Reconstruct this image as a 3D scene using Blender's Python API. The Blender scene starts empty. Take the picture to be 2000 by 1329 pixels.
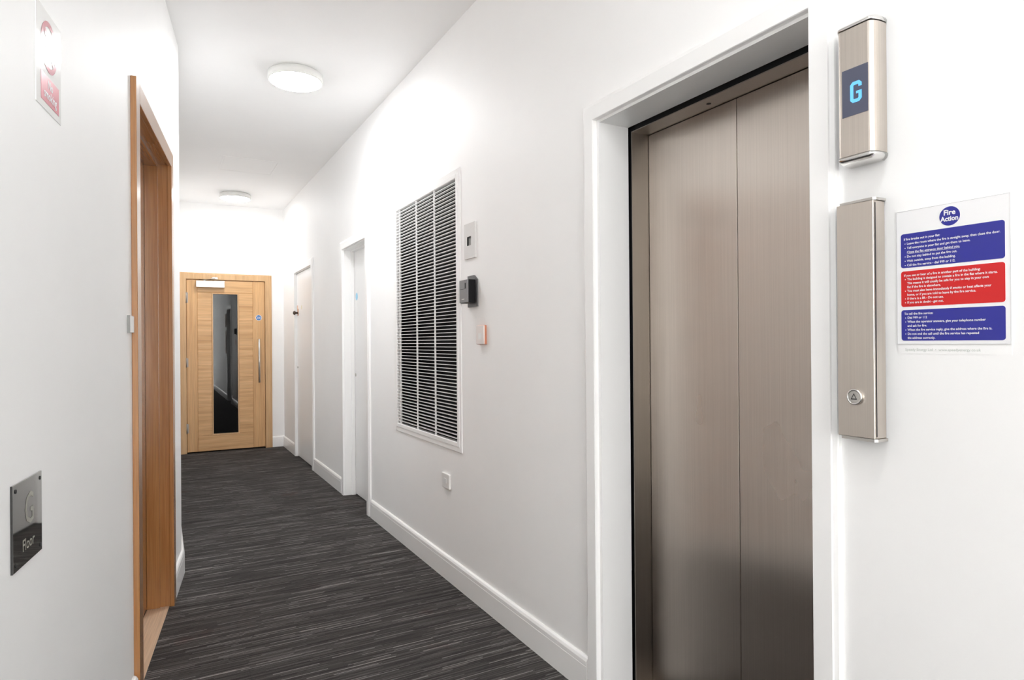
import bpy, bmesh, math, random
from mathutils import Matrix, Vector
R = math.radians
S = bpy.context.scene
COL = S.collection
random.seed(4)

# ------------------------------------------------------------------ camera
F_PX, YAW, PIT, ROL, CAM_H = 1252.76, R(28.819), R(0.106), R(-0.4454), 1.23
cam = bpy.data.cameras.new('camera')
cam.sensor_fit = 'HORIZONTAL'; cam.sensor_width = 36.0
cam.lens = F_PX / 2000 * 36.0
cam.shift_y = 0.0005
cam.clip_start = 0.02; cam.clip_end = 100
co = bpy.data.objects.new('camera', cam); COL.objects.link(co)
fw = Vector((math.sin(YAW)*math.cos(PIT), math.cos(YAW)*math.cos(PIT), math.sin(PIT)))
rt = Vector((math.cos(YAW), -math.sin(YAW), 0)); up = rt.cross(fw)
r2 = rt*math.cos(ROL) + up*math.sin(ROL); u2 = -rt*math.sin(ROL) + up*math.cos(ROL)
M = Matrix.Identity(4)
for i in range(3):
    M[i][0], M[i][1], M[i][2] = r2[i], u2[i], -fw[i]
M[2][3] = CAM_H
co.matrix_world = M
S.camera = co

# ------------------------------------------------------------------ world, exposure
w = bpy.data.worlds.new('world'); S.world = w; w.use_nodes = True
bg = w.node_tree.nodes['Background']
bg.inputs[0].default_value = (1.0, 0.985, 0.96, 1); bg.inputs[1].default_value = 2.6
S.view_settings.view_transform = 'Standard'; S.view_settings.look = 'None'
S.view_settings.gamma = 1; S.view_settings.exposure = 1.88
S.view_settings.use_curve_mapping = False
cy = S.cycles
cy.max_bounces = 16; cy.diffuse_bounces = 12; cy.glossy_bounces = 6; cy.transmission_bounces = 6
cy.use_denoising = True; cy.sample_clamp_indirect = 8.0
cy.caustics_reflective = False; cy.caustics_refractive = False
LAMP = 23.0

# ------------------------------------------------------------------ frames
I4 = Matrix.Identity(4)
def frame(x, y, deg): return Matrix.Translation((x, y, 0)) @ Matrix.Rotation(-R(deg), 4, 'Z')
FA = frame(-0.0802, 2.50, 7.4)       # left wall with the oak doorway: local x out of the wall, y along it
FB = frame(-0.0802, 2.50, 8.0)      # left wall nearest the camera (local y negative)
XR = 1.31                            # surface of the right wall
YE = 8.06                            # surface of the end wall
ZC = 2.83                            # ceiling

# ------------------------------------------------------------------ materials
def mat(name, col, rough=0.5, metal=0.0, spec=0.5, emit=None, es=0.0, coat=0.0):
    m = bpy.data.materials.new(name); m.use_nodes = True
    b = m.node_tree.nodes['Principled BSDF']
    b.inputs['Base Color'].default_value = (*col, 1)
    b.inputs['Roughness'].default_value = rough; b.inputs['Metallic'].default_value = metal
    b.inputs['Specular IOR Level'].default_value = spec
    if coat: b.inputs['Coat Weight'].default_value = coat; b.inputs['Coat Roughness'].default_value = 0.08
    if emit: b.inputs['Emission Color'].default_value = (*emit, 1); b.inputs['Emission Strength'].default_value = es
    return m
def N(m, t, **k):
    n = m.node_tree.nodes.new(t)
    for a, v in k.items(): setattr(n, a, v)
    return n
def L(m, a, b): m.node_tree.links.new(a, b)
def P(m): return m.node_tree.nodes['Principled BSDF']
def coords(m, scale, rot=(0, 0, 0)):
    tc = N(m, 'ShaderNodeTexCoord'); mp = N(m, 'ShaderNodeMapping')
    mp.inputs['Scale'].default_value = scale; mp.inputs['Rotation'].default_value = rot
    L(m, tc.outputs['Object'], mp.inputs['Vector']); return mp.outputs[0]
def noise(m, v, scale, detail=3, rough=0.5, dist=0.0):
    n = N(m, 'ShaderNodeTexNoise'); n.inputs['Scale'].default_value = scale
    n.inputs['Detail'].default_value = detail; n.inputs['Roughness'].default_value = rough
    n.inputs['Distortion'].default_value = dist
    L(m, v, n.inputs['Vector']); return n.outputs['Fac']
def ramp(m, v, stops):
    r = N(m, 'ShaderNodeValToRGB'); e = r.color_ramp.elements
    while len(e) < len(stops): e.new(0.5)
    for k, (p, c) in enumerate(stops): e[k].position = p; e[k].color = (*c, 1)
    L(m, v, r.inputs[0]); return r.outputs[0]
def bump(m, v, strength, dist=0.002):
    b = N(m, 'ShaderNodeBump'); b.inputs['Strength'].default_value = strength; b.inputs['Distance'].default_value = dist
    L(m, v, b.inputs['Height']); L(m, b.outputs[0], P(m).inputs['Normal'])

def paint(name, c, rough=0.5, amt=0.02, bs=0.06):
    m = mat(name, c, rough)
    v = coords(m, (1, 1, 1))
    f = noise(m, v, 1.7, 4, 0.6)
    L(m, ramp(m, f, [(0.3, tuple(x - amt for x in c)), (0.7, tuple(x + amt*0.3 for x in c))]), P(m).inputs['Base Color'])
    f2 = noise(m, v, 260, 2)
    bump(m, f2, bs, 0.0006)
    return m
WALL = paint('wall_paint', (0.93, 0.929, 0.925), 0.55)
CEIL = paint('ceiling_paint', (0.94, 0.939, 0.936), 0.7)
GLOSS = paint('white_gloss_paint', (0.92, 0.918, 0.912), 0.28, 0.012, 0.03)
DWHITE = paint('white_door_paint', (0.90, 0.897, 0.892), 0.3, 0.01, 0.03)
PLAST = mat('white_plastic', (0.80, 0.795, 0.78), 0.35)
PLASTG = mat('pale_grey_plastic', (0.70, 0.69, 0.675), 0.4)
BLACK = mat('gap_black', (0.006, 0.006, 0.007), 0.6, spec=0.25)
DARK = mat('void_shade', (0.012, 0.011, 0.012), 0.8, spec=0.2)  # near-black colour stands in for the darkness inside enclosed spaces
BPLAST = mat('black_plastic', (0.009, 0.009, 0.010), 0.45, spec=0.15)
GPLAST = mat('grey_plastic', (0.24, 0.24, 0.245), 0.4, spec=0.3)
GPLAST2 = mat('dark_grey_plastic', (0.11, 0.11, 0.115), 0.4)
CHROME = mat('chrome', (0.78, 0.77, 0.75), 0.13, 1.0)
HINGE = mat('dull_hinge_metal', (0.36, 0.33, 0.30), 0.45, 1.0)
NICKEL = mat('satin_nickel', (0.62, 0.60, 0.57), 0.3, 1.0)
LAMPB = mat('lamp_body_white', (0.78, 0.78, 0.76), 0.4)
def diffuser_mat(k): return mat('lamp_diffuser', (0.9, 0.9, 0.88), 0.4, emit=(0.975, 0.985, 1.0), es=LAMP*k)
PAPER = mat('sign_white', (0.86, 0.86, 0.87), 0.35)
EDGE = mat('sign_edge_grey', (0.55, 0.55, 0.56), 0.4)
BLUE = mat('sign_blue', (0.024, 0.027, 0.29), 0.35)
RED = mat('sign_red', (0.62, 0.010, 0.012), 0.35)
LETW = mat('white_lettering', (0.85, 0.85, 0.88), 0.4)
LETG = mat('pale_grey_lettering', (0.60, 0.63, 0.60), 0.5)
STICK = mat("sticker_blue", (0.005, 0.15, 0.45), 0.35)
STICKL = mat('sticker_pale_blue', (0.25, 0.62, 0.85), 0.35)
YELL = mat('sticker_pale_yellow', (0.80, 0.78, 0.60), 0.4)
ORANGE = mat('orange_plastic', (0.55, 0.20, 0.11), 0.35)
PINKW = mat('pinkish_white_plastic', (0.80, 0.74, 0.71), 0.3)
COPPER = mat('copper_metal', (0.62, 0.36, 0.24), 0.32, 1.0)
BRONZE = mat('dark_bronze', (0.10, 0.08, 0.065), 0.35, 1.0)
SCREEN = mat('display_screen', (0.055, 0.06, 0.085), 0.2, emit=(0.055, 0.06, 0.10), es=0.15)
GLOW = mat('display_digit', (0.1, 0.3, 0.6), 0.4, emit=(0.10, 0.46, 0.95), es=0.25)
MIRROR = mat('polished_steel_mirror', (0.42, 0.415, 0.40), 0.035, 1.0)
ETCH = mat('etched_lettering', (0.36, 0.355, 0.31), 0.55)
ETCHD = mat('dark_engraving', (0.02, 0.02, 0.02), 0.5)
SIGNR = mat('washed_red', (0.60, 0.13, 0.17), 0.30)
ACRYL = mat('clear_glossy_sheet', (0.93, 0.93, 0.92), 0.10, spec=0.7)
SIGNRG = mat('washed_red_glossy', (0.62, 0.16, 0.20), 0.11, spec=0.8)
SCUFF = mat('scuff_grey', (0.55, 0.54, 0.52), 0.6)
GREYI = mat('grey_inset', (0.30, 0.30, 0.29), 0.4)

GLASS = bpy.data.materials.new('dark_glass'); GLASS.use_nodes = True
_b = P(GLASS); _b.inputs['Base Color'].default_value = (0.55, 0.60, 0.62, 1); _b.inputs['Roughness'].default_value = 0.01
_b.inputs['Transmission Weight'].default_value = 1.0; _b.inputs['IOR'].default_value = 1.55

def steel(name, c, rough, horizontal=False, aniso=0.0):
    m = mat(name, c, rough, 1.0)
    if aniso:
        P(m).inputs['Anisotropic'].default_value = aniso
        t = N(m, 'ShaderNodeTangent', direction_type='RADIAL', axis='Z'); L(m, t.outputs[0], P(m).inputs['Tangent'])
    v = coords(m, (3, 3, 900) if horizontal else (700, 700, 2.2))
    f = noise(m, v, 1.0, 3, 0.6)
    L(m, ramp(m, f, [(0.3, tuple(x*0.93 for x in c)), (0.7, tuple(min(1, x*1.06) for x in c))]), P(m).inputs['Base Color'])
    v2 = coords(m, (1, 1, 0.6)); f2 = noise(m, v2, 2.5, 3)
    mr = N(m, 'ShaderNodeMapRange'); mr.inputs['To Min'].default_value = rough*0.85; mr.inputs['To Max'].default_value = rough*1.15
    L(m, f2, mr.inputs['Value']); L(m, mr.outputs[0], P(m).inputs['Roughness'])
    bump(m, f, 0.05, 0.0004)
    return m
STEELD = steel('brushed_steel_door', (0.62, 0.555, 0.50), 0.29, aniso=1.0)
STEELF = steel('brushed_steel_frame', (0.30, 0.275, 0.25), 0.30)
STEELP = steel('brushed_steel_panel', (0.66, 0.60, 0.54), 0.36)

def oak(name, dark, light, axis='Z', rough=0.38, fine=1.0):
    m = mat(name, light, rough)
    sc = {'Z': (1, 1, 0.045), 'X': (0.045, 1, 1), 'Y': (1, 0.045, 1)}[axis]
    v = coords(m, sc)
    a = noise(m, v, 26*fine, 5, 0.62, 0.6)
    mid = tuple((x + y)/2 for x, y in zip(dark, light))
    c1 = ramp(m, a, [(0.28, dark), (0.5, mid), (0.72, light)])
    sc2 = {'Z': (1, 1, 0.02), 'X': (0.02, 1, 1), 'Y': (1, 0.02, 1)}[axis]
    b = noise(m, coords(m, sc2), 240, 2, 0.5)
    c2 = ramp(m, b, [(0.35, (0.78, 0.78, 0.78)), (0.6, (1, 1, 1))])
    mx = N(m, 'ShaderNodeMixRGB', blend_type='MULTIPLY'); mx.inputs[0].default_value = 0.75
    L(m, c1, mx.inputs[1]); L(m, c2, mx.inputs[2]); L(m, mx.outputs[0], P(m).inputs['Base Color'])
    bump(m, b, 0.08, 0.0006)
    return m
OAKV = oak('oak_upright_grain', (0.58, 0.32, 0.13), (0.75, 0.46, 0.22))
OAKH = oak('oak_level_grain', (0.56, 0.31, 0.125), (0.80, 0.50, 0.25), 'X')
OAKA = oak('oak_architrave', (0.58, 0.35, 0.165), (0.72, 0.47, 0.25), 'Z')
OAKD = oak('varnished_oak_shaded_upright', (0.35, 0.145, 0.042), (0.47, 0.225, 0.078), 'Z', 0.26, 1.3)  # darker than the end door's oak: reveal shade put into the colour
OAKDY = oak('varnished_oak_shaded_level', (0.35, 0.145, 0.042), (0.47, 0.225, 0.078), 'Y', 0.26, 1.3)
OAKTH = oak('pale_oak_threshold', (0.62, 0.43, 0.28), (0.74, 0.56, 0.40), 'Y', 0.45)

def carpet():
    m = mat('striped_loop_carpet', (0.08, 0.075, 0.07), 0.95, spec=0.1)
    v = coords(m, (1, 1, 1))
    # threads lie across the corridor: long along x, thin along y
    tc0 = N(m, 'ShaderNodeTexCoord'); sep = N(m, 'ShaderNodeSeparateXYZ'); L(m, tc0.outputs['Object'], sep.inputs[0])
    def math_(op, x, y=None):
        n = N(m, 'ShaderNodeMath', operation=op)
        for i, q in enumerate((x, y)):
            if q is None: continue
            if isinstance(q, (int, float)): n.inputs[i].default_value = q
            else: L(m, q, n.inputs[i])
        return n.outputs[0]
    def dashes(pitch, length, seed):
        row = math_('FLOOR', math_('MULTIPLY', sep.outputs[1], 1/pitch))
        w1 = N(m, 'ShaderNodeTexWhiteNoise', noise_dimensions='1D'); L(m, math_('ADD', row, seed), w1.inputs['W'])
        seg = math_('FLOOR', math_('ADD', math_('MULTIPLY', sep.outputs[0], 1/length), math_('MULTIPLY', w1.outputs['Value'], 37.0)))
        cb = N(m, 'ShaderNodeCombineXYZ'); L(m, row, cb.inputs[0]); L(m, seg, cb.inputs[1]); cb.inputs[2].default_value = seed
        w2 = N(m, 'ShaderNodeTexWhiteNoise', noise_dimensions='3D'); L(m, cb.outputs[0], w2.inputs['Vector'])
        return w2.outputs['Value']
    a = dashes(0.0038, 0.17, 3.0)
    b = dashes(0.0076, 0.42, 11.0)
    g = noise(m, coords(m, (2.0, 38, 1)), 1.0, 2, 0.5)
    fine = noise(m, v, 420, 2, 0.6)
    base = ramp(m, a, [(0.05, (0.044, 0.041, 0.040)), (0.55, (0.066, 0.062, 0.060)), (0.86, (0.092, 0.087, 0.084)), (0.94, (0.175, 0.168, 0.162)), (1.0, (0.27, 0.26, 0.25))])
    c2 = ramp(m, b, [(0.0, (0.76, 0.75, 0.75)), (0.5, (0.98, 0.97, 0.97)), (1.0, (1.24, 1.22, 1.20))])
    c3 = ramp(m, g, [(0.35, (0.84, 0.84, 0.84)), (0.65, (1.16, 1.15, 1.15))])
    c4 = ramp(m, fine, [(0.3, (0.6, 0.6, 0.6)), (0.7, (1.35, 1.35, 1.35))])
    cur = base
    for c in (c2, c3, c4):
        mx = N(m, 'ShaderNodeVectorMath', operation='MULTIPLY')
        L(m, cur, mx.inputs[0]); L(m, c, mx.inputs[1]); cur = mx.outputs[0]
    # faint rusty worn spots
    sp = noise(m, v, 2.6, 3, 0.6)
    sm = ramp(m, sp, [(0.62, (0, 0, 0)), (0.72, (1, 1, 1))])
    mx = N(m, 'ShaderNodeMixRGB', blend_type='MIX'); L(m, sm, mx.inputs[0]); L(m, cur, mx.inputs[1])
    tint = N(m, 'ShaderNodeVectorMath', operation='MULTIPLY'); L(m, cur, tint.inputs[0]); tint.inputs[1].default_value = (0.95, 0.80, 0.78)
    L(m, tint.outputs[0], mx.inputs[2])
    # carpet tiles half a metre square, a hair-line joint between
    br = N(m, 'ShaderNodeTexBrick'); br.inputs['Scale'].default_value = 2.0; br.offset = 0.5
    br.inputs['Brick Width'].default_value = 1.0; br.inputs['Row Height'].default_value = 1.0
    br.inputs['Mortar Size'].default_value = 0.003; br.inputs['Mortar Smooth'].default_value = 0.3
    br.inputs['Color1'].default_value = (1, 1, 1, 1); br.inputs['Color2'].default_value = (0.9, 0.9, 0.9, 1); br.inputs['Mortar'].default_value = (0.86, 0.86, 0.86, 1)
    mp2 = N(m, 'ShaderNodeMapping'); mp2.inputs['Rotation'].default_value = (0, 0, R(90)); mp2.inputs['Location'].default_value = (0.13, 0.21, 0)
    tc = N(m, 'ShaderNodeTexCoord'); L(m, tc.outputs['Object'], mp2.inputs[0]); L(m, mp2.outputs[0], br.inputs['Vector'])
    fin = N(m, 'ShaderNodeVectorMath', operation='MULTIPLY'); L(m, mx.outputs[0], fin.inputs[0]); L(m, br.outputs['Color'], fin.inputs[1])
    L(m, fin.outputs[0], P(m).inputs['Base Color'])
    ad = N(m, 'ShaderNodeMath', operation='ADD'); L(m, b, ad.inputs[0]); L(m, fine, ad.inputs[1])
    bump(m, ad.outputs[0], 0.5, 0.003)
    return m
for _m in (OAKD, OAKDY): P(_m).inputs['Coat Weight'].default_value = 0.8; P(_m).inputs['Coat Roughness'].default_value = 0.22
CARPET = carpet()

# ------------------------------------------------------------------ mesh helpers
def B(): return bmesh.new()
def box(bm, x0, x1, y0, y1, z0, z1, mi=0, bev=0.0, seg=2):
    x0, x1 = sorted((x0, x1)); y0, y1 = sorted((y0, y1)); z0, z1 = sorted((z0, z1))
    vs = [bm.verts.new(p) for p in ((x0,y0,z0),(x1,y0,z0),(x1,y1,z0),(x0,y1,z0),(x0,y0,z1),(x1,y0,z1),(x1,y1,z1),(x0,y1,z1))]
    fs = [bm.faces.new([vs[i] for i in q]) for q in ((0,3,2,1),(4,5,6,7),(0,1,5,4),(1,2,6,5),(2,3,7,6),(3,0,4,7))]
    for f in fs: f.material_index = mi
    if bev:
        es = list({e for f in fs for e in f.edges})
        r = bmesh.ops.bevel(bm, geom=es, offset=bev, segments=seg, profile=0.5, affect='EDGES')
        for f in r['faces']: f.material_index = mi
    return fs
def prism(bm, pts, axis, a0, a1, mi=0, smooth=False):
    """pts: polygon in the two other axes (order x,y,z without the axis); extruded along axis from a0 to a1"""
    def mk(p, a):
        if axis == 'x': return (a, p[0], p[1])
        if axis == 'y': return (p[0], a, p[1])
        return (p[0], p[1], a)
    A = [bm.verts.new(mk(p, a0)) for p in pts]; Z = [bm.verts.new(mk(p, a1)) for p in pts]
    n = len(pts); fs = []
    fs.append(bm.faces.new(A)); fs.append(bm.faces.new(Z[::-1]))
    for i in range(n):
        f = bm.faces.new([A[i], A[(i+1) % n], Z[(i+1) % n], Z[i]]); f.smooth = smooth; fs.append(f)
    for f in fs: f.material_index = mi
    return fs
def lathe(bm, prof, axis, c, n=48, mi=0, smooth=True):
    """prof: (radius, height) pairs; revolved about axis through c"""
    rings = []
    for r, h in prof:
        ring = []
        for k in range(n):
            t = 2*math.pi*k/n; u, v = r*math.cos(t), r*math.sin(t)
            p = {'x': (h, u, v), 'y': (u, h, v), 'z': (u, v, h)}[axis]
            ring.append(bm.verts.new((c[0]+p[0], c[1]+p[1], c[2]+p[2])))
        rings.append(ring)
    for a, b in zip(rings, rings[1:]):
        for k in range(n):
            f = bm.faces.new([a[k], a[(k+1) % n], b[(k+1) % n], b[k]]); f.smooth = smooth; f.material_index = mi
    for ring in (rings[0], rings[-1]):
        f = bm.faces.new(ring); f.material_index = mi
def cyl(bm, axis, c, r, h, n=24, mi=0): lathe(bm, [(r, 0), (r, h)], axis, c, n, mi)
def tube(bm, pts, r, n=10, mi=0):
    rings = []
    for i, p in enumerate(pts):
        p = Vector(p); a = Vector(pts[max(i-1, 0)]); b = Vector(pts[min(i+1, len(pts)-1)])
        d = (b - a).normalized(); s = d.cross(Vector((0, 0, 1)))
        if s.length < 1e-3: s = d.cross(Vector((1, 0, 0)))
        s.normalize(); t = d.cross(s)
        rings.append([bm.verts.new(p + s*r*math.cos(2*math.pi*k/n) + t*r*math.sin(2*math.pi*k/n)) for k in range(n)])
    for a, b in zip(rings, rings[1:]):
        for k in range(n):
            f = bm.faces.new([a[k], a[(k+1) % n], b[(k+1) % n], b[k]]); f.smooth = True; f.material_index = mi
    for q in (rings[0], rings[-1]): bm.faces.new(q).material_index = mi

def tag(o, label=None, cat=None, group=None, kind=None):
    if label: o['label'] = label
    if cat: o['category'] = cat
    if group: o['group'] = group
    if kind: o['kind'] = kind
    return o
BASE = {}
def root(name, base, T=I4, **k):
    o = bpy.data.objects.new(name, None); COL.objects.link(o)
    o.empty_display_size = 0.05
    o.matrix_world = T @ Matrix.Translation(base); BASE[o.name] = Vector(base)
    return tag(o, **k)
def part(name, bm, mats, parent=None, T=I4, base=None, **k):
    """mesh object from coordinates in frame T; parented parts share their thing's base"""
    bmesh.ops.recalc_face_normals(bm, faces=bm.faces)
    if parent is not None: base = BASE[parent.name]
    base = Vector(base) if base is not None else Vector((0, 0, 0))
    bmesh.ops.translate(bm, verts=bm.verts, vec=-base)
    me = bpy.data.meshes.new(name); bm.to_mesh(me); bm.free()
    for m in (mats if isinstance(mats, (list, tuple)) else [mats]): me.materials.append(m)
    o = bpy.data.objects.new(name, me); COL.objects.link(o)
    if parent is not None: o.parent = parent
    else: o.matrix_world = T @ Matrix.Translation(base)
    BASE[o.name] = base
    return tag(o, **k)
def text_into(bm, s, pos, U, V, size, xs=1.0, bold=0.0, lift=0.0, align='LEFT', mi=0, space=1.0):
    """flat lettering: baseline start pos, U = reading direction, V = up; returns width"""
    cu = bpy.data.curves.new('t', 'FONT'); cu.body = s; cu.size = size; cu.offset = bold; cu.align_x = align
    cu.resolution_u = 2; cu.space_character = space; cu.fill_mode = 'FRONT'
    ob = bpy.data.objects.new('t', cu); COL.objects.link(ob)
    dg = bpy.context.evaluated_depsgraph_get()
    me = bpy.data.meshes.new_from_object(ob.evaluated_get(dg))
    U, V, pos = Vector(U), Vector(V), Vector(pos); W = U.cross(V)
    xsn = [v.co.x for v in me.vertices] or [0]
    vs = [bm.verts.new(pos + U*v.co.x*xs + V*v.co.y + W*lift) for v in me.vertices]
    for p in me.polygons:
        try: f = bm.faces.new([vs[i] for i in p.vertices]); f.material_index = mi
        except ValueError: pass
    bpy.data.objects.remove(ob); bpy.data.curves.remove(cu); bpy.data.meshes.remove(me)
    return (max(xsn) - min(xsn))*xs
def rrect(x0, x1, z0, z1, r, n=6):
    pts = []
    for cx, cz, a in ((x1-r, z1-r, 0), (x0+r, z1-r, 90), (x0+r, z0+r, 180), (x1-r, z0+r, 270)):
        for k in range(n+1):
            t = R(a + 90*k/n); pts.append((cx + r*math.cos(t), cz + r*math.sin(t)))
    return pts
def slab_with_holes(bm, x0, x1, y0, y1, z0, z1, holes, flip=False):
    """a wall from y0..y1 (or along x when flip) pierced right through by holes (a0,a1,z0,z1)"""
    ys = sorted({y0, y1} | {h[0] for h in holes} | {h[1] for h in holes})
    zs = sorted({z0, z1} | {h[2] for h in holes} | {h[3] for h in holes})
    def solid(i, j):
        if i < 0 or j < 0 or i >= len(ys)-1 or j >= len(zs)-1: return False
        ym, zm = (ys[i]+ys[i+1])/2, (zs[j]+zs[j+1])/2
        return not any(h[0] < ym < h[1] and h[2] < zm < h[3] for h in holes)
    def pt(x, y, z): return (y, x, z) if flip else (x, y, z)
    def quad(a): bm.faces.new([bm.verts.new(pt(*p)) for p in a])
    for i in range(len(ys)-1):
        for j in range(len(zs)-1):
            if not solid(i, j): continue
            a, b, c, d = ys[i], ys[i+1], zs[j], zs[j+1]
            for x in (x0, x1): quad([(x,a,c),(x,b,c),(x,b,d),(x,a,d)])
            if not solid(i-1, j): quad([(x0,a,c),(x1,a,c),(x1,a,d),(x0,a,d)])
            if not solid(i+1, j): quad([(x0,b,c),(x1,b,c),(x1,b,d),(x0,b,d)])
            if not solid(i, j-1): quad([(x0,a,c),(x1,a,c),(x1,b,c),(x0,b,c)])
            if not solid(i, j+1): quad([(x0,a,d),(x1,a,d),(x1,b,d),(x0,b,d)])
    bmesh.ops.remove_doubles(bm, verts=bm.verts, dist=1e-5)

# ================================================================== THE SHELL
def struct(name, bm, m, T=I4, label=None): return part(name, bm, m, T=T, label=label, kind='structure')

LY0, LY1, LZ = 0.945, 1.770, 1.984          # lift opening in the wall
BY0, BY1, BZ = 4.512, 5.203, 1.995          # nearer white door opening
CY0, CY1, CZ = 6.388, 7.282, 2.005          # farther white door opening
GY0, GY1, GZ0, GZ1 = 2.935, 3.878, 0.700, 2.078
bm = B()
slab_with_holes(bm, XR, XR+0.12, -5.35, YE+0.3, -0.05, ZC+0.1,
                [(LY0, LY1, -0.05, LZ), (BY0, BY1, -0.05, BZ), (CY0, CY1, -0.05, CZ), (GY0, GY1, GZ0, GZ1)])
struct('wall_right', bm, WALL, label='long white painted wall with the lift, the louvre grille and two white doors')
bm = B(); box(bm, XR+0.9, XR+1.0, -5.35, 9.9, -0.05, ZC+0.1)
struct('wall_shaft', bm, WALL, label='wall closing the lift shaft and cupboards behind the corridor wall')
bm = B()
slab_with_holes(bm, YE, YE+0.12, 0.0, XR+0.0, -0.05, ZC+0.1, [(0.262, 1.104, -0.05, 1.968)], flip=True)
struct('wall_end', bm, WALL, label='white end wall of the corridor around the oak door')
bm = B()
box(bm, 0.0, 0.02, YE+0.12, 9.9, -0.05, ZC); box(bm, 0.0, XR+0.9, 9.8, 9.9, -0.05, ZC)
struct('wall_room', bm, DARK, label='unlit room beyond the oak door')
# left side
bm = B(); slab_with_holes(bm, -0.16, 0.0, -0.0, 1.392, -0.05, ZC+0.1, [(0.058, 0.930, -0.05, 2.078)])
struct('wall_left', bm, WALL, FA, 'white wall around the oak doorway')
bm = B(); box(bm, -0.20, 0.0, -8.2, 0.0, -0.05, ZC+0.1)
struct('wall_left_near', bm, WALL, FB, 'white wall carrying the no smoking sign and the floor plaque')
XF = 0.0988; YC = 3.878
bm = B(); box(bm, XF-0.16, XF, YC, YE+0.12, -0.05, ZC+0.1)
struct('wall_left_far', bm, WALL, label='white wall between the oak doorway and the end of the corridor')
bm = B(); slab_with_holes(bm, -5.35, -5.2, -2.2, XR+0.2, -0.05, ZC+0.1, [(-1.25, 1.15, 0.0, 2.65)], flip=True)  # opening added behind the viewer so world light enters as fill
struct('wall_behind', bm, WALL, label='unseen wall behind the viewer with an opening added for fill light')
bm = B(); box(bm, -2.2, XR+1.0, -5.35, 9.9, -0.05, 0.0)
struct('floor', bm, CARPET, label='dark grey carpet floor with fine pale stripes running across')
bm = B(); box(bm, -2.2, XR+1.0, -5.35, 9.9, ZC, ZC+0.1)
struct('ceiling', bm, CEIL, label='plain white corridor ceiling')

# skirting boards: one profile swept along a path, mitred at corners
SK = [(0, 0), (0.015, 0), (0.015, 0.094), (0.0135, 0.096), (0.0150, 0.0985), (0.0145, 0.112), (0.010, 0.121), (0.004, 0.125), (0, 0.125)]
def sweep(bm, path, prof=SK):
    """prof (offset, z); offset goes to the left of the walking direction"""
    P2 = [Vector(p) for p in path]; rings = []
    for i, p in enumerate(P2):
        ds = []
        if i > 0: ds.append((p - P2[i-1]).normalized())
        if i < len(P2)-1: ds.append((P2[i+1] - p).normalized())
        ns = [Vector((-d.y, d.x)) for d in ds]
        n = sum(ns, Vector((0, 0))).normalized(); n = n / n.dot(ns[0])
        rings.append([bm.verts.new((p.x + n.x*o, p.y + n.y*o, z)) for o, z in prof])
    k = len(prof)
    for a, b in zip(rings, rings[1:]):
        for j in range(k): bm.faces.new([a[j], a[(j+1) % k], b[(j+1) % k], b[j]])
    bm.faces.new(rings[0]); bm.faces.new(rings[-1])
bm = B(); sweep(bm, [(XR, -5.2), (XR, 0.885)]); struct('baseboard_right_near', bm, GLOSS, label='white skirting board before the lift')
bm = B(); sweep(bm, [(XR, 1.836), (XR, 4.442)]); struct('baseboard_right', bm, GLOSS, label='white skirting board under the louvre grille, between the lift and the nearer white door')
bm = B(); sweep(bm, [(XR, 5.273), (XR, 6.318)]); struct('baseboard_right_middle', bm, GLOSS, label='short white skirting board between the two white doors')
bm = B(); sweep(bm, [(XR, 7.352), (XR, YE), (1.174, YE)]); struct('baseboard_right_far', bm, GLOSS, label='white skirting board turning the corner to the oak end door')
def fa(y, x=0.0): v = FA @ Vector((x, y, 0)); return (v.x, v.y)
def fb(y, x=0.0): v = FB @ Vector((x, y, 0)); return (v.x, v.y)
bm = B(); sweep(bm, [(XF, YE), fa(1.392), fa(1.001)]); struct('baseboard_left', bm, GLOSS, label='white skirting board at the wall corner past the oak doorway')
bm = B(); sweep(bm, [fb(-0.012), fb(-7.8)]); struct('baseboard_left_near', bm, GLOSS, label='white skirting board under the no smoking sign')

# ================================================================== LIFT
# white casing round the lift opening
def casing_prof(w, t):   # across the width (0 = inner edge) and out of the wall
    return [(0, 0), (0, t-0.002), (0.002, t), (w-0.014, t), (w-0.012, t-0.003), (w-0.002, t-0.006), (w, t-0.009), (w, 0)]
def casing(bm, ya, yb, zt, w, t=0.018, xw=XR, z0=0.0):
    """mitred architrave on the right wall; ya<yb inner edges, zt inner top"""
    pr = casing_prof(w, t); k = len(pr)
    rings = []
    for (y, z, sy_, sz_) in ((ya, z0, -1, 0), (ya, zt, -1, 1), (yb, zt, 1, 1), (yb, z0, 1, 0)):
        rings.append([bm.verts.new((xw - b, y + sy_*a, z + sz_*a)) for a, b in pr])
    for a, b in zip(rings, rings[1:]):
        for j in range(k): bm.faces.new([a[j], a[(j+1) % k], b[(j+1) % k], b[j]])
    bm.faces.new(rings[0]); bm.faces.new(rings[-1])
def lining(bm, ya, yb, zt, x0, x1, t, z0=0.0):
    """inside faces at ya, yb, zt; thickness t outwards"""
    box(bm, x0, x1, ya-t, ya, z0, zt+t); box(bm, x0, x1, yb, yb+t, z0, zt+t); box(bm, x0, x1, ya, yb, zt, zt+t)
bm = B(); casing(bm, 0.947, 1.772, 1.980, 0.062)
struct('trim_1', bm, GLOSS, label='white architrave around the lift opening')
bm = B(); lining(bm, 0.957, 1.757, 1.971, XR-0.001, 1.434, 0.0125)
struct('trim_2', bm, GLOSS, label='white painted lining inside the lift opening')

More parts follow.
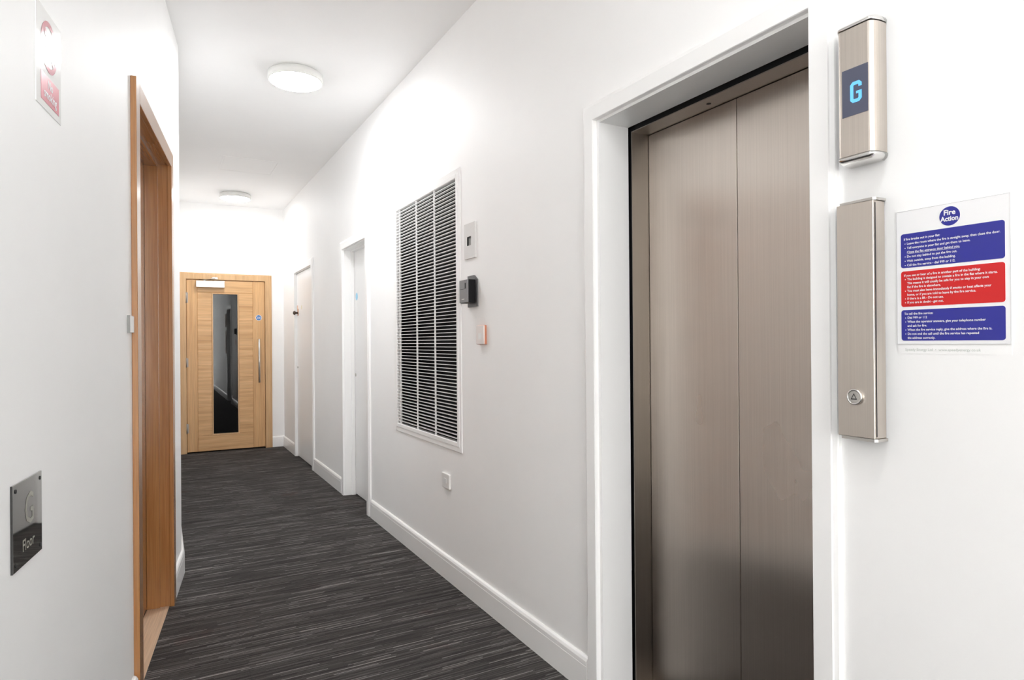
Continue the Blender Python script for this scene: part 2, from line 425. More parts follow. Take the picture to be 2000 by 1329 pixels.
lift = root('lift_entrance', (1.51, 1.347, 0), label='stainless steel lift doors, closed, in the white framed opening', cat='lift')
DX = 1.508
bm = B()                                              # black strip stands in for the dark gap round the steel frame
box(bm, 1.444, 1.450, 1.738, 1.768, 0, 1.980); box(bm, 1.444, 1.450, 0.946, 0.976, 0, 1.980); box(bm, 1.444, 1.450, 0.976, 1.738, 1.951, 1.980)
part('gap_fill', bm, BLACK, lift, label='black strip for the dark gap between white lining and steel frame')
bm = B()
box(bm, 1.434, 1.530, 1.737, 1.740, 0, 1.953); box(bm, 1.434, 1.530, 0.974, 0.977, 0, 1.953); box(bm, 1.434, 1.530, 0.977, 1.737, 1.950, 1.953)
cyl(bm, 'z', (1.470, 1.418, 1.9495), 0.0075, 0.0008, 20, 1)  # black disc stands in for the dark hole in the frame head
part('steel_frame', bm, [STEELF, BLACK], lift)
bm = B(); box(bm, DX, DX+0.03, 1.3470, 1.7358, 0.008, 1.9488, bev=0.0015)
part('door_panel', bm, STEELD, lift)
bm = B(); box(bm, DX, DX+0.03, 0.9782, 1.3445, 0.008, 1.9488, bev=0.0015)
part('door_panel', bm, STEELD, lift)
bm = B(); box(bm, DX+0.03, DX+0.034, 0.95, 1.765, 0.0, 1.97)
part('shaft_backing', bm, DARK, lift)
bm = B(); box(bm, 1.4345, 1.56, 0.977, 1.737, 0.0, 0.006)
for k in range(4): box(bm, 1.45+0.02*k, 1.454+0.02*k, 0.977, 1.737, 0.006, 0.0075)
part('sill', bm, STEELF, lift)

# floor indicator above
UR, VR = (0, -1, 0), (0, 0, 1)            # reading directions on the right wall
def plan_profile(y0, y1, t, r, n=6, x=XR):
    """plan of a shallow casing: back on the wall, front corners rounded (r along y, t out)"""
    pts = [(x, y0)]
    for k in range(n+1):
        a = R(90*k/n); pts.append((x - t + (t*0.62)*(1-math.sin(a)), y0 + r*(1-math.cos(a))))
    for k in range(n+1):
        a = R(90*(1-k/n)); pts.append((x - t + (t*0.62)*(1-math.sin(a)), y1 - r*(1-math.cos(a))))
    pts.append((x, y1)); return pts
ind = root('floor_indicator', (XR, 0.822, 1.60), label='small stainless steel lift indicator panel showing a blue G', cat='lift indicator')
PT = 0.045
bm = B(); prism(bm, plan_profile(0.779, 0.8625, PT, 0.012), 'z', 1.6125, 1.8775)
part('casing', bm, STEELP, ind)
for (za, zb, zc) in ((1.879, 1.884, 1.893), (1.611, 1.606, 1.597)):
    bm = B()
    prs = [plan_profile(0.7775, 0.864, PT+0.0015, 0.012), plan_profile(0.7775, 0.864, PT+0.0015, 0.012), plan_profile(0.7795, 0.862, PT-0.003, 0.013), plan_profile(0.785, 0.857, PT-0.012, 0.014)]
    rings = [[bm.verts.new((p[0], p[1], z)) for p in pr] for pr, z in zip(prs, (za, zb, (zb+zc)/2, zc))]
    for a, b in zip(rings, rings[1:]):
        for j in range(len(a)): f = bm.faces.new([a[j], a[(j+1) % len(a)], b[(j+1) % len(a)], b[j]]); f.smooth = True
    bm.faces.new(rings[0]); bm.faces.new(rings[-1])
    part('end_cap', bm, CHROME, ind)
FXD = XR - PT
bm = B(); box(bm, FXD-0.0008, FXD+0.001, 0.7900, 0.8463, 1.6945, 1.7930)
scr = part('screen', bm, SCREEN, ind, label='dark display window')
# the digit G
def strip(bm, outer, x, xs=0.0006, mi=0):
    prism(bm, outer, 'x', x - xs, x, mi)
gx, gz, gw, gh, st = 0.8155, 1.7415, 0.0250, 0.043, 0.0068
def gp(u, v): return (gx + gw/2 - u*gw, gz - gh/2 + v*gh)    # u: reading direction
sx_, sz_ = st/gw, st/gh; c1, c2_ = 0.22, 0.13
Gpoly = [(1, 0.72), (1, 1-c2_), (1-c1, 1), (c1, 1), (0, 1-c2_), (0, c2_), (c1, 0), (1-c1, 0), (1, c2_), (1, 0.52), (0.52, 0.52), (0.52, 0.40), (1-sx_, 0.40), (1-sx_, sz_*1.1+0.02), (1-sx_-0.06, sz_), (sx_+0.06, sz_), (sx_, sz_*1.1+0.02), (sx_, 1-sz_*1.1-0.02), (sx_+0.06, 1-sz_), (1-sx_-0.06, 1-sz_), (1-sx_, 1-sz_*1.1-0.02), (1-sx_, 0.72)]
bm = B(); strip(bm, [gp(*p) for p in Gpoly], FXD-0.0009)
part('lit_letter', bm, GLOW, scr, label='glowing blue letter G')

# call panel below
call = root('lift_call_panel', (XR, 0.824, 1.02), label='tall stainless steel lift call panel with one round up button', cat='lift call panel')
CX = 1.270
bm = B()
box(bm, CX, XR, 0.7855, 0.8655, 1.026, 1.513, bev=0.001, seg=1)
box(bm, CX+0.006, CX+0.0075, 0.7846, 0.7856, 1.030, 1.508, 1)
part('casing', bm, [STEELP, ETCHD], call)
for z0, z1 in ((1.5135, 1.5185), (1.0195, 1.0255)):
    bm = B(); prism(bm, [(CX+0.003, 0.860), (CX+0.0005, 0.800), (CX+0.001, 0.787), (CX+0.006, 0.7825), (XR, 0.7825), (XR, 0.864)], 'z', z0, z1)
    part('end_cap', bm, NICKEL, call)
bt = B(); lathe(bt, [(0.0165, 0), (0.0168, -0.0045), (0.0155, -0.0062), (0.0135, -0.0062), (0.0130, -0.004), (0.0130, 0)], 'x', (CX, 0.8262, 1.1096), 40)
btn = part('call_button', bt, CHROME, call, label='round chrome call button')
bm = B(); lathe(bm, [(0.0128, -0.002), (0.0128, -0.0048), (0.0118, -0.0054)], 'x', (CX, 0.8262, 1.1096), 36)
part('button_face', bm, NICKEL, btn)
bm = B()
def tri(s): return [(0.8262, 1.1096 + s), (0.8262 - s*0.92, 1.1096 - s*0.72), (0.8262 + s*0.92, 1.1096 - s*0.72)]
o_, i_ = tri(0.0078), tri(0.0046)
vo = [bm.verts.new((CX-0.0057, *p)) for p in o_]; vi = [bm.verts.new((CX-0.0057, *p)) for p in i_]
for k in range(3): bm.faces.new([vo[k], vo[(k+1) % 3], vi[(k+1) % 3], vi[k]])
part('up_arrow', bm, ETCHD, btn, label='dark outlined upward triangle')

# ================================================================== FIRE ACTION SIGN
sign = root('fire_action_sign', (XR, 0.6625, 1.20), label='white Fire Action notice with two blue blocks and one red block', cat='sign')
SX = XR - 0.002
bm = B()
box(bm, SX, XR, 0.5625, 0.7605, 1.2190, 1.4850)
part('sheet', bm, PAPER, sign)
bm = B()
for a in ((0.5625, 0.5632, 1.2190, 1.4850), (0.7598, 0.7605, 1.2190, 1.4850), (0.5625, 0.7605, 1.2190, 1.2197), (0.5625, 0.7605, 1.4843, 1.4850)):
    box(bm, SX-0.0003, SX, *a)
part('border_line', bm, EDGE, sign)
def block(z0, z1, m, lab):
    bm = B(); prism(bm, rrect(0.5710, 0.7520, z0, z1, 0.005), 'x', SX-0.0004, SX)
    return part('colour_block', bm, m, sign, label=lab)
b1 = block(1.3710, 1.4390, BLUE, 'blue block at the top of the notice')
b2 = block(1.2935, 1.3645, RED, 'red block in the middle of the notice')
b3 = block(1.2260, 1.2870, BLUE, 'blue block at the foot of the notice')
bm = B(); lathe(bm, [(0.0180, 0), (0.0180, -0.0005)], 'x', (SX, 0.6610, 1.4610), 40)
disc = part('blue_disc', bm, BLUE, sign)
bm = B()
text_into(bm, 'Fire', (SX, 0.6610, 1.4635), UR, VR, 0.0135, 1.0, 0.0004, 0.0009, 'CENTER')
text_into(bm, 'Action', (SX, 0.6610, 1.4520), UR, VR, 0.0128, 0.9, 0.0004, 0.0009, 'CENTER')
part('lettering', bm, LETW, disc)
def lines(parent, rows, ztop, pitch, size):
    bm = B(); z = ztop
    for kind, s in rows:
        z -= pitch
        y = 0.7460 if kind == 'h' else 0.7400
        if kind == 'b':
            c = (y + 0.0035, z + size*0.28)
            prism(bm, [(c[0] + 0.0009*math.cos(R(a)), c[1] + 0.0009*math.sin(R(a))) for a in range(0, 360, 45)], 'x', SX-0.0009, SX-0.0007)
        wd = text_into(bm, s, (SX, y, z), UR, VR, size, 0.93, 0.00012, 0.0008)
        if kind == 'u': box(bm, SX-0.0009, SX-0.0007, y - wd, y, z-0.0013, z-0.0009)
    return part('lettering', bm, LETW, parent)
lines(b1, [('h', 'If fire breaks out in your flat:'), ('b', 'Leave the room where the fire is straight away, then close the door.'), ('b', 'Tell everyone in your flat and get them to leave.'),
           ('u', 'Close the flat entrance door behind you.'), ('b', 'Do not stay behind to put the fire out.'), ('b', 'Wait outside, away from the building.'), ('b', 'Call the fire service - dial 999 or 112.')],
      1.4345, 0.0086, 0.0063)
lines(b2, [('h', 'If you see or hear of a fire in another part of the building:'), ('b', 'The building is designed to contain a fire in the flat where it starts.'), ('c', 'This means it will usually be safe for you to stay in your own'),
           ('c', 'flat if the fire is elsewhere.'), ('b', 'You must also leave immediately if smoke or heat affects your'), ('c', 'home, or if you are told to leave by the fire service.'), ('b', 'If there is a lift - Do not use.'), ('b', 'If you are in doubt - get out.')],
      1.3615, 0.0077, 0.0063)
lines(b3, [('h', 'To call the fire service:'), ('b', 'Dial 999 or 112'), ('b', 'When the operator answers, give your telephone number'), ('c', 'and ask for fire.'),
           ('b', 'When the fire service reply, give the address where the fire is.'), ('b', 'Do not end the call until the fire service has repeated'), ('c', 'the address correctly.')],
      1.2855, 0.0080, 0.0063)
bm = B(); box(bm, SX+0.0014, XR, 0.5625, 0.7605, 1.2000, 1.2190)
fl_ = part('clear_footer', bm, WALL, sign)
bm = B(); text_into(bm, 'Speedy Energy Ltd  \u2022  www.speedyenergy.co.uk', (SX+0.0014, 0.7460, 1.2058), UR, VR, 0.0070, 1.0, 0.0001, 0.0004)
part('lettering', bm, LETG, fl_, label='faint grey supplier line')

# ================================================================== LOUVRE GRILLE
gr = root('louvre_grille', (XR, 3.4, 0.68), label='large white wall grille with close horizontal louvres over a dark duct', cat='ventilation grille')
bm = B()
def frame_bars(bm, y0, y1, z0, z1, w, xa, xb, bev=0.0015):
    box(bm, xa, xb, y0, y0+w, z0, z1, bev=bev, seg=1); box(bm, xa, xb, y1-w, y1, z0, z1, bev=bev, seg=1)
    box(bm, xa, xb, y0+w, y1-w, z0, z0+w, bev=bev, seg=1); box(bm, xa, xb, y0+w, y1-w, z1-w, z1, bev=bev, seg=1)
frame_bars(bm, 2.893, 3.905, 0.680, 2.097, 0.026, 1.304, XR)
frame_bars(bm, 2.918, 3.880, 0.706, 2.072, 0.022, 1.3005, 1.335)
part('frame', bm, GLOSS, gr)
bm = B(); nb = 72; z0, z1 = 0.728, 2.050; pitch = (z1 - z0)/nb
for k in range(nb+1):
    z = z0 + k*pitch
    prism(bm, [(1.3030, z-0.0016), (1.3030, z+0.0016), (1.3200, z+0.0009), (1.3200, z-0.0009)], 'y', 2.940, 3.858)
part('louvre_blades', bm, DWHITE, gr)
for y in (3.806, 3.511, 3.236):
    bm = B(); box(bm, 1.3035, 1.3110, y-0.0035, y+0.0035, 0.728, 2.050); part('mullion', bm, DWHITE, gr)
bm = B()
box(bm, 1.46, 1.47, GY0-0.02, GY1+0.02, GZ0-0.02, GZ1+0.02)
box(bm, 1.336, 1.46, GY0+0.001, GY0+0.004, GZ0, GZ1); box(bm, 1.336, 1.46, GY1-0.004, GY1-0.001, GZ0, GZ1)
box(bm, 1.336, 1.46, GY0, GY1, GZ0+0.001, GZ0+0.004); box(bm, 1.336, 1.46, GY0, GY1, GZ1-0.004, GZ1-0.001)
part('duct', bm, DARK, gr, label='dark duct behind the louvres')  # duct coloured near-black for the shade behind the blades

# ================================================================== SMALL WALL FITTINGS (right wall)
# pale control panel with a dark window
cp = root('control_panel', (XR, 2.78, 1.63), label='pale grey rectangular control plate with a small dark window, above the black box', cat='control panel')
bm = B()
ys, ye_, za, zb = 2.7195, 2.8405, 1.630, 1.7985
wy0, wy1, wz0, wz1 = 2.7640, 2.8080, 1.692, 1.735
for a in ((ys, wy0, za, zb), (wy1, ye_, za, zb), (wy0, wy1, za, wz0), (wy0, wy1, wz1, zb)): box(bm, 1.302, XR, *a)
part('plate', bm, PLASTG, cp)
bm = B(); box(bm, 1.3075, XR, wy0, wy1, wz0, wz1)
part('window', bm, GREYI, cp)
bm = B(); box(bm, 1.3022, 1.3075, wy0, wy1, wz1-0.006, wz1); box(bm, 1.3022, 1.3075, wy1-0.005, wy1, wz0, wz1-0.006)
part('window_rim', bm, BPLAST, cp)
# black key box
kb = root('entry_reader', (XR, 2.765, 1.40), label='black and grey box sticking out of the wall beside the grille', cat='wall box')
bm = B(); prism(bm, [(2.705, 1.396), (2.808, 1.396), (2.808, 1.546), (2.738, 1.546), (2.705, 1.525)], 'x', 1.303, XR)
part('back_plate', bm, GPLAST2, kb)
bm = B(); box(bm, 1.266, 1.303, 2.7185, 2.8140, 1.414, 1.5245, bev=0.004)
part('body', bm, BPLAST, kb)
bm = B(); box(bm, 1.262, 1.2665, 2.7195, 2.8140, 1.4165, 1.5235, bev=0.0015)
fr = part('front_panel', bm, GPLAST, kb, label='grey front panel')
bm = B(); box(bm, 1.2612, 1.2622, 2.740, 2.750, 1.483, 1.508); box(bm, 1.2615, 1.2621, 2.742, 2.810, 1.4800, 1.4812)
part('slot', bm, BPLAST, fr)
bm = B(); box(bm, 1.2614, 1.2621, 2.757, 2.786, 1.4315, 1.4345)
part('pale_mark', bm, PLAST, fr)
# call point
bx = root('break_glass_unit', (XR, 2.66, 1.215), label='small square call point with pale front and orange side', cat='call point')
bm = B(); box(bm, 1.297, XR, 2.618, 2.698, 1.2185, 1.3075, bev=0.003); part('back_box', bm, ORANGE, bx, label='orange back box')
bm = B(); box(bm, 1.293, 1.2985, 2.6165, 2.6975, 1.2200, 1.3060, bev=0.002); fc = part('front', bm, PINKW, bx)
bm = B(); box(bm, 1.2924, 1.2931, 2.640, 2.672, 1.242, 1.270); part('press_plate', bm, PLAST, fc)
# blank socket
so = root('socket_plate', (XR, 3.09, 0.47), label='small white electrical plate low on the wall below the grille', cat='socket')
bm = B(); box(bm, 1.299, XR, 3.043, 3.141, 0.4715, 0.5470, bev=0.003); part('plate', bm, PLAST, so)
bm = B(); box(bm, 1.2975, 1.2992, 3.078, 3.108, 0.498, 0.522, bev=0.0006, seg=1); part('rocker', bm, PLAST, so)

# ================================================================== WHITE DOORS (right wall)
def white_door(name, ya, yb, zt, xleaf, lab):
    d = root(name, (XR, (ya+yb)/2, 0), label=lab, kind='structure')
    bm = B(); casing(bm, ya, yb, zt, 0.066, 0.018); part('architrave', bm, GLOSS, d)
    bm = B(); lining(bm, ya+0.006, yb-0.006, zt-0.006, XR-0.001, 1.428, 0.0125)
    # rebated stop in front of the leaf
    if xleaf > 1.36:
        for a in ((ya+0.006, ya+0.016, 0, zt-0.006), (yb-0.016, yb-0.006, 0, zt-0.006), (ya+0.016, yb-0.016, zt-0.016, zt-0.006)): box(bm, xleaf-0.030, xleaf-0.002, *a)
    part('lining', bm, GLOSS, d)
    g = 0.0085
    bm = B(); box(bm, xleaf, xleaf+0.04, ya+g, yb-g, 0.010, zt-g, bev=0.0012, seg=1)
    leaf = part('door_leaf', bm, DWHITE, d)
    bm = B(); box(bm, xleaf+0.045, xleaf+0.05, ya-0.01, yb+0.01, 0, zt+0.01); part('dark_backing', bm, DARK, d)
    return d, leaf
d2, leaf2 = white_door('door_2', 4.525, 5.190, 1.982, 1.392, 'white cupboard door set deep in its frame next to the louvre grille')
bm = B(); lathe(bm, [(0.0125, 0), (0.0125, -0.004), (0.010, -0.005)], 'x', (1.392, 5.150, 0.972), 24); box(bm, 1.3865, 1.3872, 5.1485, 5.1515, 0.966, 0.978)
part('keyhole_escutcheon', bm, NICKEL, leaf2)
bm = B(); cyl(bm, 'x', (1.3912, 5.110, 1.602), 0.030, 0.0006, 28); st2 = part('blue_sticker', bm, STICKL, leaf2, label='small round pale blue sticker')
d3, leaf3 = white_door('door_3', 6.400, 7.270, 1.993, 1.320, 'farther white flush door, nearest the oak end door')
bm = B(); box(bm, 1.3165, 1.320, 7.165, 7.225, 1.530, 1.605, bev=0.001, seg=1); box(bm, 1.3150, 1.320, 7.212, 7.224, 1.600, 1.640)
lt = part('lock_plate', bm, COPPER, leaf3, label='copper coloured latch plate')
bm = B(); lathe(bm, [(0.010, 0), (0.010, -0.020), (0.020, -0.026), (0.022, -0.038), (0.012, -0.048)], 'x', (1.3165, 7.205, 1.560), 20)
part('knob', bm, BRONZE, lt)
bm = B(); lathe(bm, [(0.012, 0), (0.012, -0.006), (0.009, -0.008)], 'x', (1.320, 7.215, 0.972), 20); part('keyhole_escutcheon', bm, NICKEL, leaf3)
bm = B(); box(bm, 1.3192, 1.320, 6.98, 7.02, 1.590, 1.630); part('pale_sticker', bm, YELL, leaf3)

# ================================================================== OAK END DOOR
d1 = root('door_1', (0.683, YE, 0), label='oak door with a tall glass slot at the end of the corridor', kind='structure')
bm = B()
pr = [(0, 0), (0, 0.016), (0.003, 0.019), (0.060, 0.019), (0.062, 0.013), (0.073, 0.012), (0.075, 0.009), (0.075, 0)]
rings = []
for (x, z, sx__, sz__) in ((0.268, 0, -1, 0), (0.268, 1.963, -1, 1), (1.099, 1.963, 1, 1), (1.099, 0, 1, 0)):
    rings.append([bm.verts.new((x + sx__*a, YE - b, z + sz__*a)) for a, b in pr])
for a, b in zip(rings, rings[1:]):
    for j in range(len(pr)): bm.faces.new([a[j], a[(j+1) % len(pr)], b[(j+1) % len(pr)], b[j]])
bm.faces.new(rings[0]); bm.faces.new(rings[-1])
part('architrave', bm, OAKA, d1)
bm = B()
box(bm, 0.262, 0.268, YE-0.002, YE+0.12, 0, 1.968); box(bm, 1.099, 1.104, YE-0.002, YE+0.12, 0, 1.968); box(bm, 0.268, 1.099, YE-0.002, YE+0.12, 1.963, 1.968)
part('frame_lining', bm, OAKA, d1)
YL = YE - 0.006                                     # front of the leaf
leaf = B()
gx0, gx1, gz0_, gz1_ = 0.540, 0.800, 0.204, 1.802    # glass opening
zg = [0.190, 0.515, 0.845, 1.166, 1.497, 1.818]
xs0, xs1, xl0, xl1 = 0.381, 0.964, 0.2705, 1.0965
def board(x0, x1, z0, z1, mi): box(leaf, x0, x1, YL, YL+0.044, z0, z1, mi, bev=0.0032, seg=1)
board(xl0, xs0, 0.014, 1.960, 0); board(xs1, xl1, 0.014, 1.960, 0)
board(xs0, xs1, 1.818, 1.960, 1); board(xs0, xs1, 0.014, 0.190, 1)
for a, b in zip(zg, zg[1:]): board(xs0, gx0-0.012, a, b, 1); board(gx1+0.012, xs1, a, b, 1)
box(leaf, gx0-0.012, gx1+0.012, YL+0.004, YL+0.04, 1.802, 1.8185, 1); box(leaf, gx0-0.012, gx1+0.012, YL+0.004, YL+0.04, 0.1895, 0.204, 1)
leaf1 = part('door_leaf', leaf, [OAKV, OAKH], d1)
bm = B()
for a in ((gx0-0.012, gx0, gz0_-0.012, gz1_+0.008), (gx1, gx1+0.012, gz0_-0.012, gz1_+0.008), (gx0, gx1, gz1_, gz1_+0.008), (gx0, gx1, gz0_-0.014, gz0_)):
    prism(bm, [(a[0], a[2]), (a[1], a[2]), (a[1], a[3]), (a[0], a[3])], 'y', YL-0.006, YL+0.018)
part('glazing_bead', bm, OAKA, leaf1)
bm = B(); box(bm, gx0, gx1, YL+0.018, YL+0.024, gz0_, gz1_); part('glass_pane', bm, GLASS, leaf1)
for z0, z1 in ((1.690, 1.817), (0.968, 1.077), (0.223, 0.338)):
    bm = B(); cyl(bm, 'z', (0.2665, YL-0.008, z0), 0.0065, z1-z0, 16); box(bm, 0.2685, 0.286, YL-0.0012, YL, z0+0.006, z1-0.006)
    part('hinge', bm, HINGE, leaf1)
bm = B(); tube(bm, [(1.026, YL-0.055, 0.775), (1.026, YL-0.055, 1.287)], 0.011, 16)
ph = part('pull_handle', bm, NICKEL, leaf1, label='long vertical steel pull bar')
for z in (0.820, 1.240):
    bm = B(); cyl(bm, 'y', (1.026, YL-0.053, z), 0.007, 0.053, 12)
    o = part('handle_mount', bm, NICKEL); o.parent = leaf1
    bmv = o.data
    bmv.transform(Matrix.Translation(-BASE[leaf1.name]))
bm = B(); lathe(bm, [(0.034, 0), (0.034, -0.0006)], 'y', (1.029, YL, 1.535), 32); lathe(bm, [(0.030, -0.0006), (0.030, -0.0010)], 'y', (1.029, YL, 1.535), 32, 1)
part('round_sticker', bm, [PAPER, STICK], leaf1, label='round blue sticker reading fire door keep shut')
bm = B()
text_into(bm, 'Fire door', (1.029, YL, 1.538), (1, 0, 0), (0, 0, 1), 0.0145, 0.85, 0.0005, 0.0014, 'CENTER')
text_into(bm, 'keep shut', (1.029, YL, 1.522), (1, 0, 0), (0, 0, 1), 0.0145, 0.85, 0.0005, 0.0014, 'CENTER')
part('sticker_lettering', bm, LETW, leaf1)
bm = B(); box(bm, 0.368, 0.660, YL-0.046, YL, 1.874, 1.945, bev=0.002)
dc = part('door_closer', bm, CHROME, d1, label='polished steel overhead door closer')
bm = B()
cyl(bm, 'z', (0.455, YL-0.024, 1.944), 0.013, 0.014, 16)
ar = [((0.455, YL-0.024, 1.956), (0.520, YL-0.150, 1.957)), ((0.520, YL-0.150, 1.963), (0.560, YL-0.020, 1.975))]
for p, q in ar:
    p, q = Vector(p), Vector(q); d = (q-p).normalized(); s = Vector((-d.y, d.x, 0))*0.009; hgt = Vector((0, 0, 0.005))
    v = [bm.verts.new(c) for c in (p-s, p+s, q+s, q-s, p-s+hgt, p+s+hgt, q+s+hgt, q-s+hgt)]
    for f in ((0,3,2,1),(4,5,6,7),(0,1,5,4),(1,2,6,5),(2,3,7,6),(3,0,4,7)): bm.faces.new([v[k] for k in f])
box(bm, 0.535, 0.590, YE-0.028, YE-0.016, 1.968, 1.990)
part('closer_arm', bm, NICKEL, dc)

# ================================================================== OAK DOORWAY (left wall, frame FA)
d4 = root('door_4', (0.018, 0.5, 0), FA, label='oak doorway with deep brown reveal, door closed inside it', kind='structure')
AY0, AY1, AZ = 0.070, 0.918, 2.066      # inner edges of the architrave
bm = B(); w_ = 0.070; t_ = 0.018
box(bm, 0, t_, AY0-w_, AY0, 0, AZ+w_, bev=0.0015, seg=1); part('architrave_leg', bm, OAKD, d4)
bm = B(); box(bm, 0, t_, AY1, AY1+w_, 0, AZ+w_, bev=0.0015, seg=1); part('architrave_leg', bm, OAKD, d4)
bm = B(); box(bm, 0, t_, AY0, AY1, AZ, AZ+w_, bev=0.0015, seg=1); part('architrave_head', bm, OAKDY, d4)
LD0, LD1 = AY0-0.006, AY1+0.006
bm = B()
box(bm, -0.158, 0.0, LD0-0.005, LD0, 0, AZ+0.011); box(bm, -0.158, 0.0, LD1, LD1+0.005, 0, AZ+0.011)
part('jamb_lining', bm, OAKD, d4)
bm = B(); box(bm, -0.158, 0.0, LD0, LD1, AZ+0.006, AZ+0.011); part('head_lining', bm, OAKDY, d4)
bm = B(); XL = -0.094; XS = -0.041
box(bm, XL, XS, LD0, LD0+0.012, 0.003, AZ+0.006); box(bm, XL, XS, LD1-0.012, LD1, 0.003, AZ+0.006)
part('door_stop', bm, OAKD, d4)
bm = B(); box(bm, XL, XS, LD0+0.012, LD1-0.012, AZ-0.006, AZ+0.006); part('head_stop', bm, OAKDY, d4)
bm = B(); box(bm, XL-0.044, XL-0.001, LD0+0.003, LD1-0.003, 0.010, AZ+0.003, bev=0.0012, seg=1)
part('door_leaf', bm, OAKD, d4)
bm = B(); box(bm, XL-0.001, -0.004, LD0, LD1, 0.0005, 0.0025)
part('threshold', bm, OAKTH, d4, label='pale oak threshold strip')
bm = B(); box(bm, -0.158, -0.150, 0.03, 0.96, 0, 2.10); part('dark_backing', bm, DARK, d4)

# ================================================================== LEFT WALL SIGNS (frame FB)
UL, VL = (0, 1, 0), (0, 0, 1)
def sb(s): return s
pl = root('floor_plaque', (0, -1.012, 0.82), FB, label='polished steel plaque engraved G Floor', cat='plaque')
bm = B(); box(bm, 0, 0.0035, -1.0900, -0.9345, 0.8240, 0.9805, bev=0.0004, seg=1)
plate = part('plate', bm, MIRROR, pl)
bm = B(); box(bm, 0, 0.0034, -1.0912, -1.0901, 0.8240, 0.9805); part('plate_edge', bm, ETCHD, plate)
bm = B()
text_into(bm, 'G', (0.0035, -1.0060, 0.8950), UL, VL, 0.084, 0.86, 0.0006, 0.0004, 'CENTER')
text_into(bm, 'Floor', (0.0035, -1.0120, 0.8500), UL, VL, 0.031, 0.95, 0.0003, 0.0004, 'CENTER')
part('engraved_lettering', bm, ETCH, plate)
for s_, z in ((-1.0765, 0.9685), (-0.9450, 0.9680), (-1.0765, 0.8360), (-0.9450, 0.8360)):
    bm = B(); lathe(bm, [(0.0038, 0.0035), (0.0038, 0.0046), (0.002, 0.0050)], 'x', (0, s_, z), 16)
    part('screw', bm, ETCHD, plate)

ns = root('no_smoking_sign', (0, -0.863, 1.717), FB, label='small clear glossy No smoking sign with faded red ring', cat='sign')
bm = B(); box(bm, 0, 0.0012, -0.9440, -0.7820, 1.7170, 1.9250)
sh = part('sheet', bm, ACRYL, ns)
cc, cz = -0.8620, 1.8540
bm = B(); n = 48; ro, ri = 0.0530, 0.0420
vo = [bm.verts.new((0.0018, cc + ro*math.cos(2*math.pi*k/n), cz + ro*math.sin(2*math.pi*k/n))) for k in range(n)]
vi = [bm.verts.new((0.0018, cc + ri*math.cos(2*math.pi*k/n), cz + ri*math.sin(2*math.pi*k/n))) for k in range(n)]
for k in range(n): bm.faces.new([vo[k], vo[(k+1) % n], vi[(k+1) % n], vi[k]])
def bar(bm, x, y0, z0, y1, z1, wd):
    d = Vector((y1-y0, z1-z0)).normalized()*wd/2; p = (-d.y, d.x)
    bm.faces.new([bm.verts.new(c) for c in ((x, y0+p[0], z0+p[1]), (x, y1+p[0], z1+p[1]), (x, y1-p[0], z1-p[1]), (x, y0-p[0], z0-p[1]))])
bar(bm, 0.0019, cc-0.034, cz+0.034, cc+0.034, cz-0.034, 0.011)
part('red_ring', bm, SIGNRG, sh)
bm = B(); bar(bm, 0.0017, cc-0.030, cz-0.004, cc+0.028, cz-0.004, 0.009); part('cigarette', bm, GREYI, sh)
bm = B(); box(bm, 0.0015, 0.0018, -0.9160, -0.7975, 1.7320, 1.7900); rb = part('red_panel', bm, SIGNR, sh)
bm = B()
text_into(bm, 'No', (0.0018, -0.8570, 1.7660), UL, VL, 0.0260, 0.95, 0.0006, 0.0004, 'CENTER')
text_into(bm, 'smoking', (0.0018, -0.8570, 1.7430), UL, VL, 0.0260, 0.95, 0.0006, 0.0004, 'CENTER')
part('lettering', bm, LETW, ns)

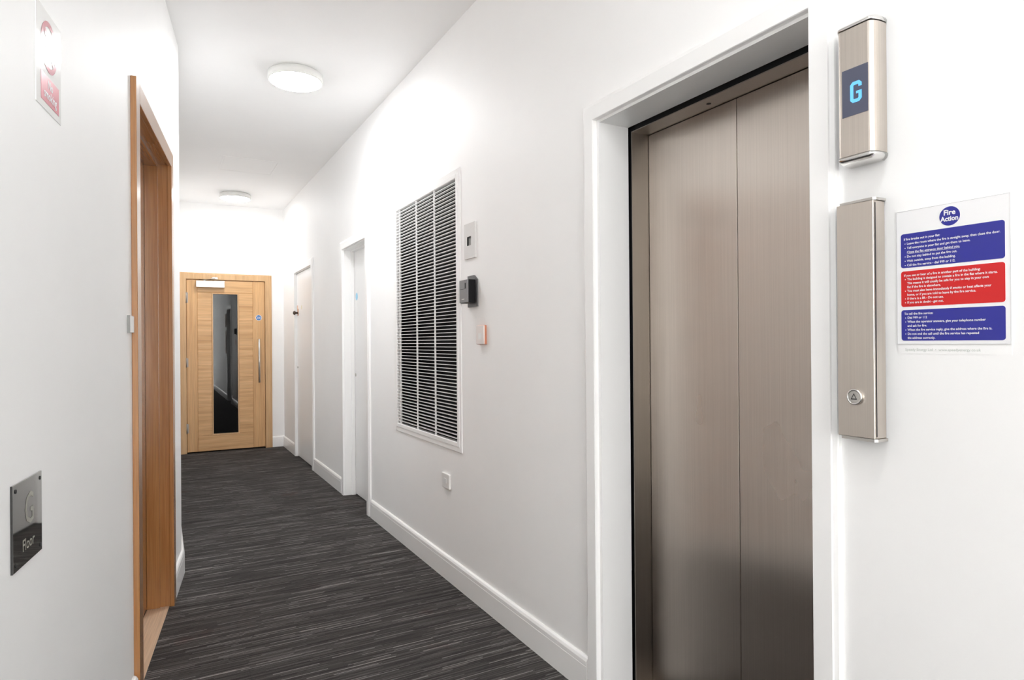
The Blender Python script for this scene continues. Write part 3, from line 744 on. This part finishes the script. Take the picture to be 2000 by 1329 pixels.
bp = root('blank_plate', (0, -0.04, 1.27), FB, label='small white raised plate on the wall edge beside the oak doorway', cat='wall plate')
bm = B(); box(bm, 0, 0.008, -0.073, -0.004, 1.270, 1.325, bev=0.0008, seg=1); part('plate', bm, WALL, bp)
bm = B(); box(bm, 0, 0.0086, -0.0745, -0.0730, 1.268, 1.326); part('shadow_edge', bm, GREYI, bp, label='grey strip for the shadow along the plate edge')  # grey strip stands in for the shadow beside the raised plate

# ================================================================== CEILING
def lamp(x, y, lab, k=1.0):
    l = root('ceiling_light', (x, y, ZC), label=lab, cat='ceiling light', group='round white ceiling lights')
    bm = B(); lathe(bm, [(0.135, 0), (0.135, -0.006), (0.155, -0.012), (0.1555, -0.050), (0.150, -0.0555), (0.146, -0.054)], 'z', (x, y, ZC), 64)
    part('lamp_body', bm, LAMPB, l)
    bm = B(); lathe(bm, [(0.1455, -0.048), (0.1455, -0.0555), (0.138, -0.0600), (0.110, -0.0630), (0.06, -0.0645)], 'z', (x, y, ZC), 48)
    part('diffuser', bm, diffuser_mat(k), l)
lamp(0.716, 3.930, 'round white ceiling light before the access hatch, largest in view', 1.05)
lamp(0.720, 7.400, 'round white ceiling light by the oak end door, past the access hatch', 0.62)
lamp(0.500, 0.550, 'round white ceiling light overhead in front of the lift', 0.42)
lamp(0.300, -1.900, 'round white ceiling light behind the viewer')
lamp(0.100, -4.000, 'unseen round white ceiling light far behind the viewer, added as fill')  # extra lamp out of view, added to even out the light
ht = root('ceiling_hatch', (0.715, 6.18, ZC), label='flush white square access hatch in the ceiling between the two lights', cat='access hatch')
bm = B(); frame_c = (0.484, 0.946, 5.940, 6.430)
x0, x1, y0, y1 = frame_c; w_ = 0.016
for a in ((x0, x1, y0, y0+w_), (x0, x1, y1-w_, y1), (x0, x0+w_, y0+w_, y1-w_), (x1-w_, x1, y0+w_, y1-w_)): box(bm, *a, ZC-0.0025, ZC)
part('hatch_frame', bm, CEIL, ht)
bm = B(); box(bm, x0+w_+0.002, x1-w_-0.002, y0+w_+0.002, y1-w_-0.002, ZC-0.0018, ZC); part('hatch_panel', bm, CEIL, ht)
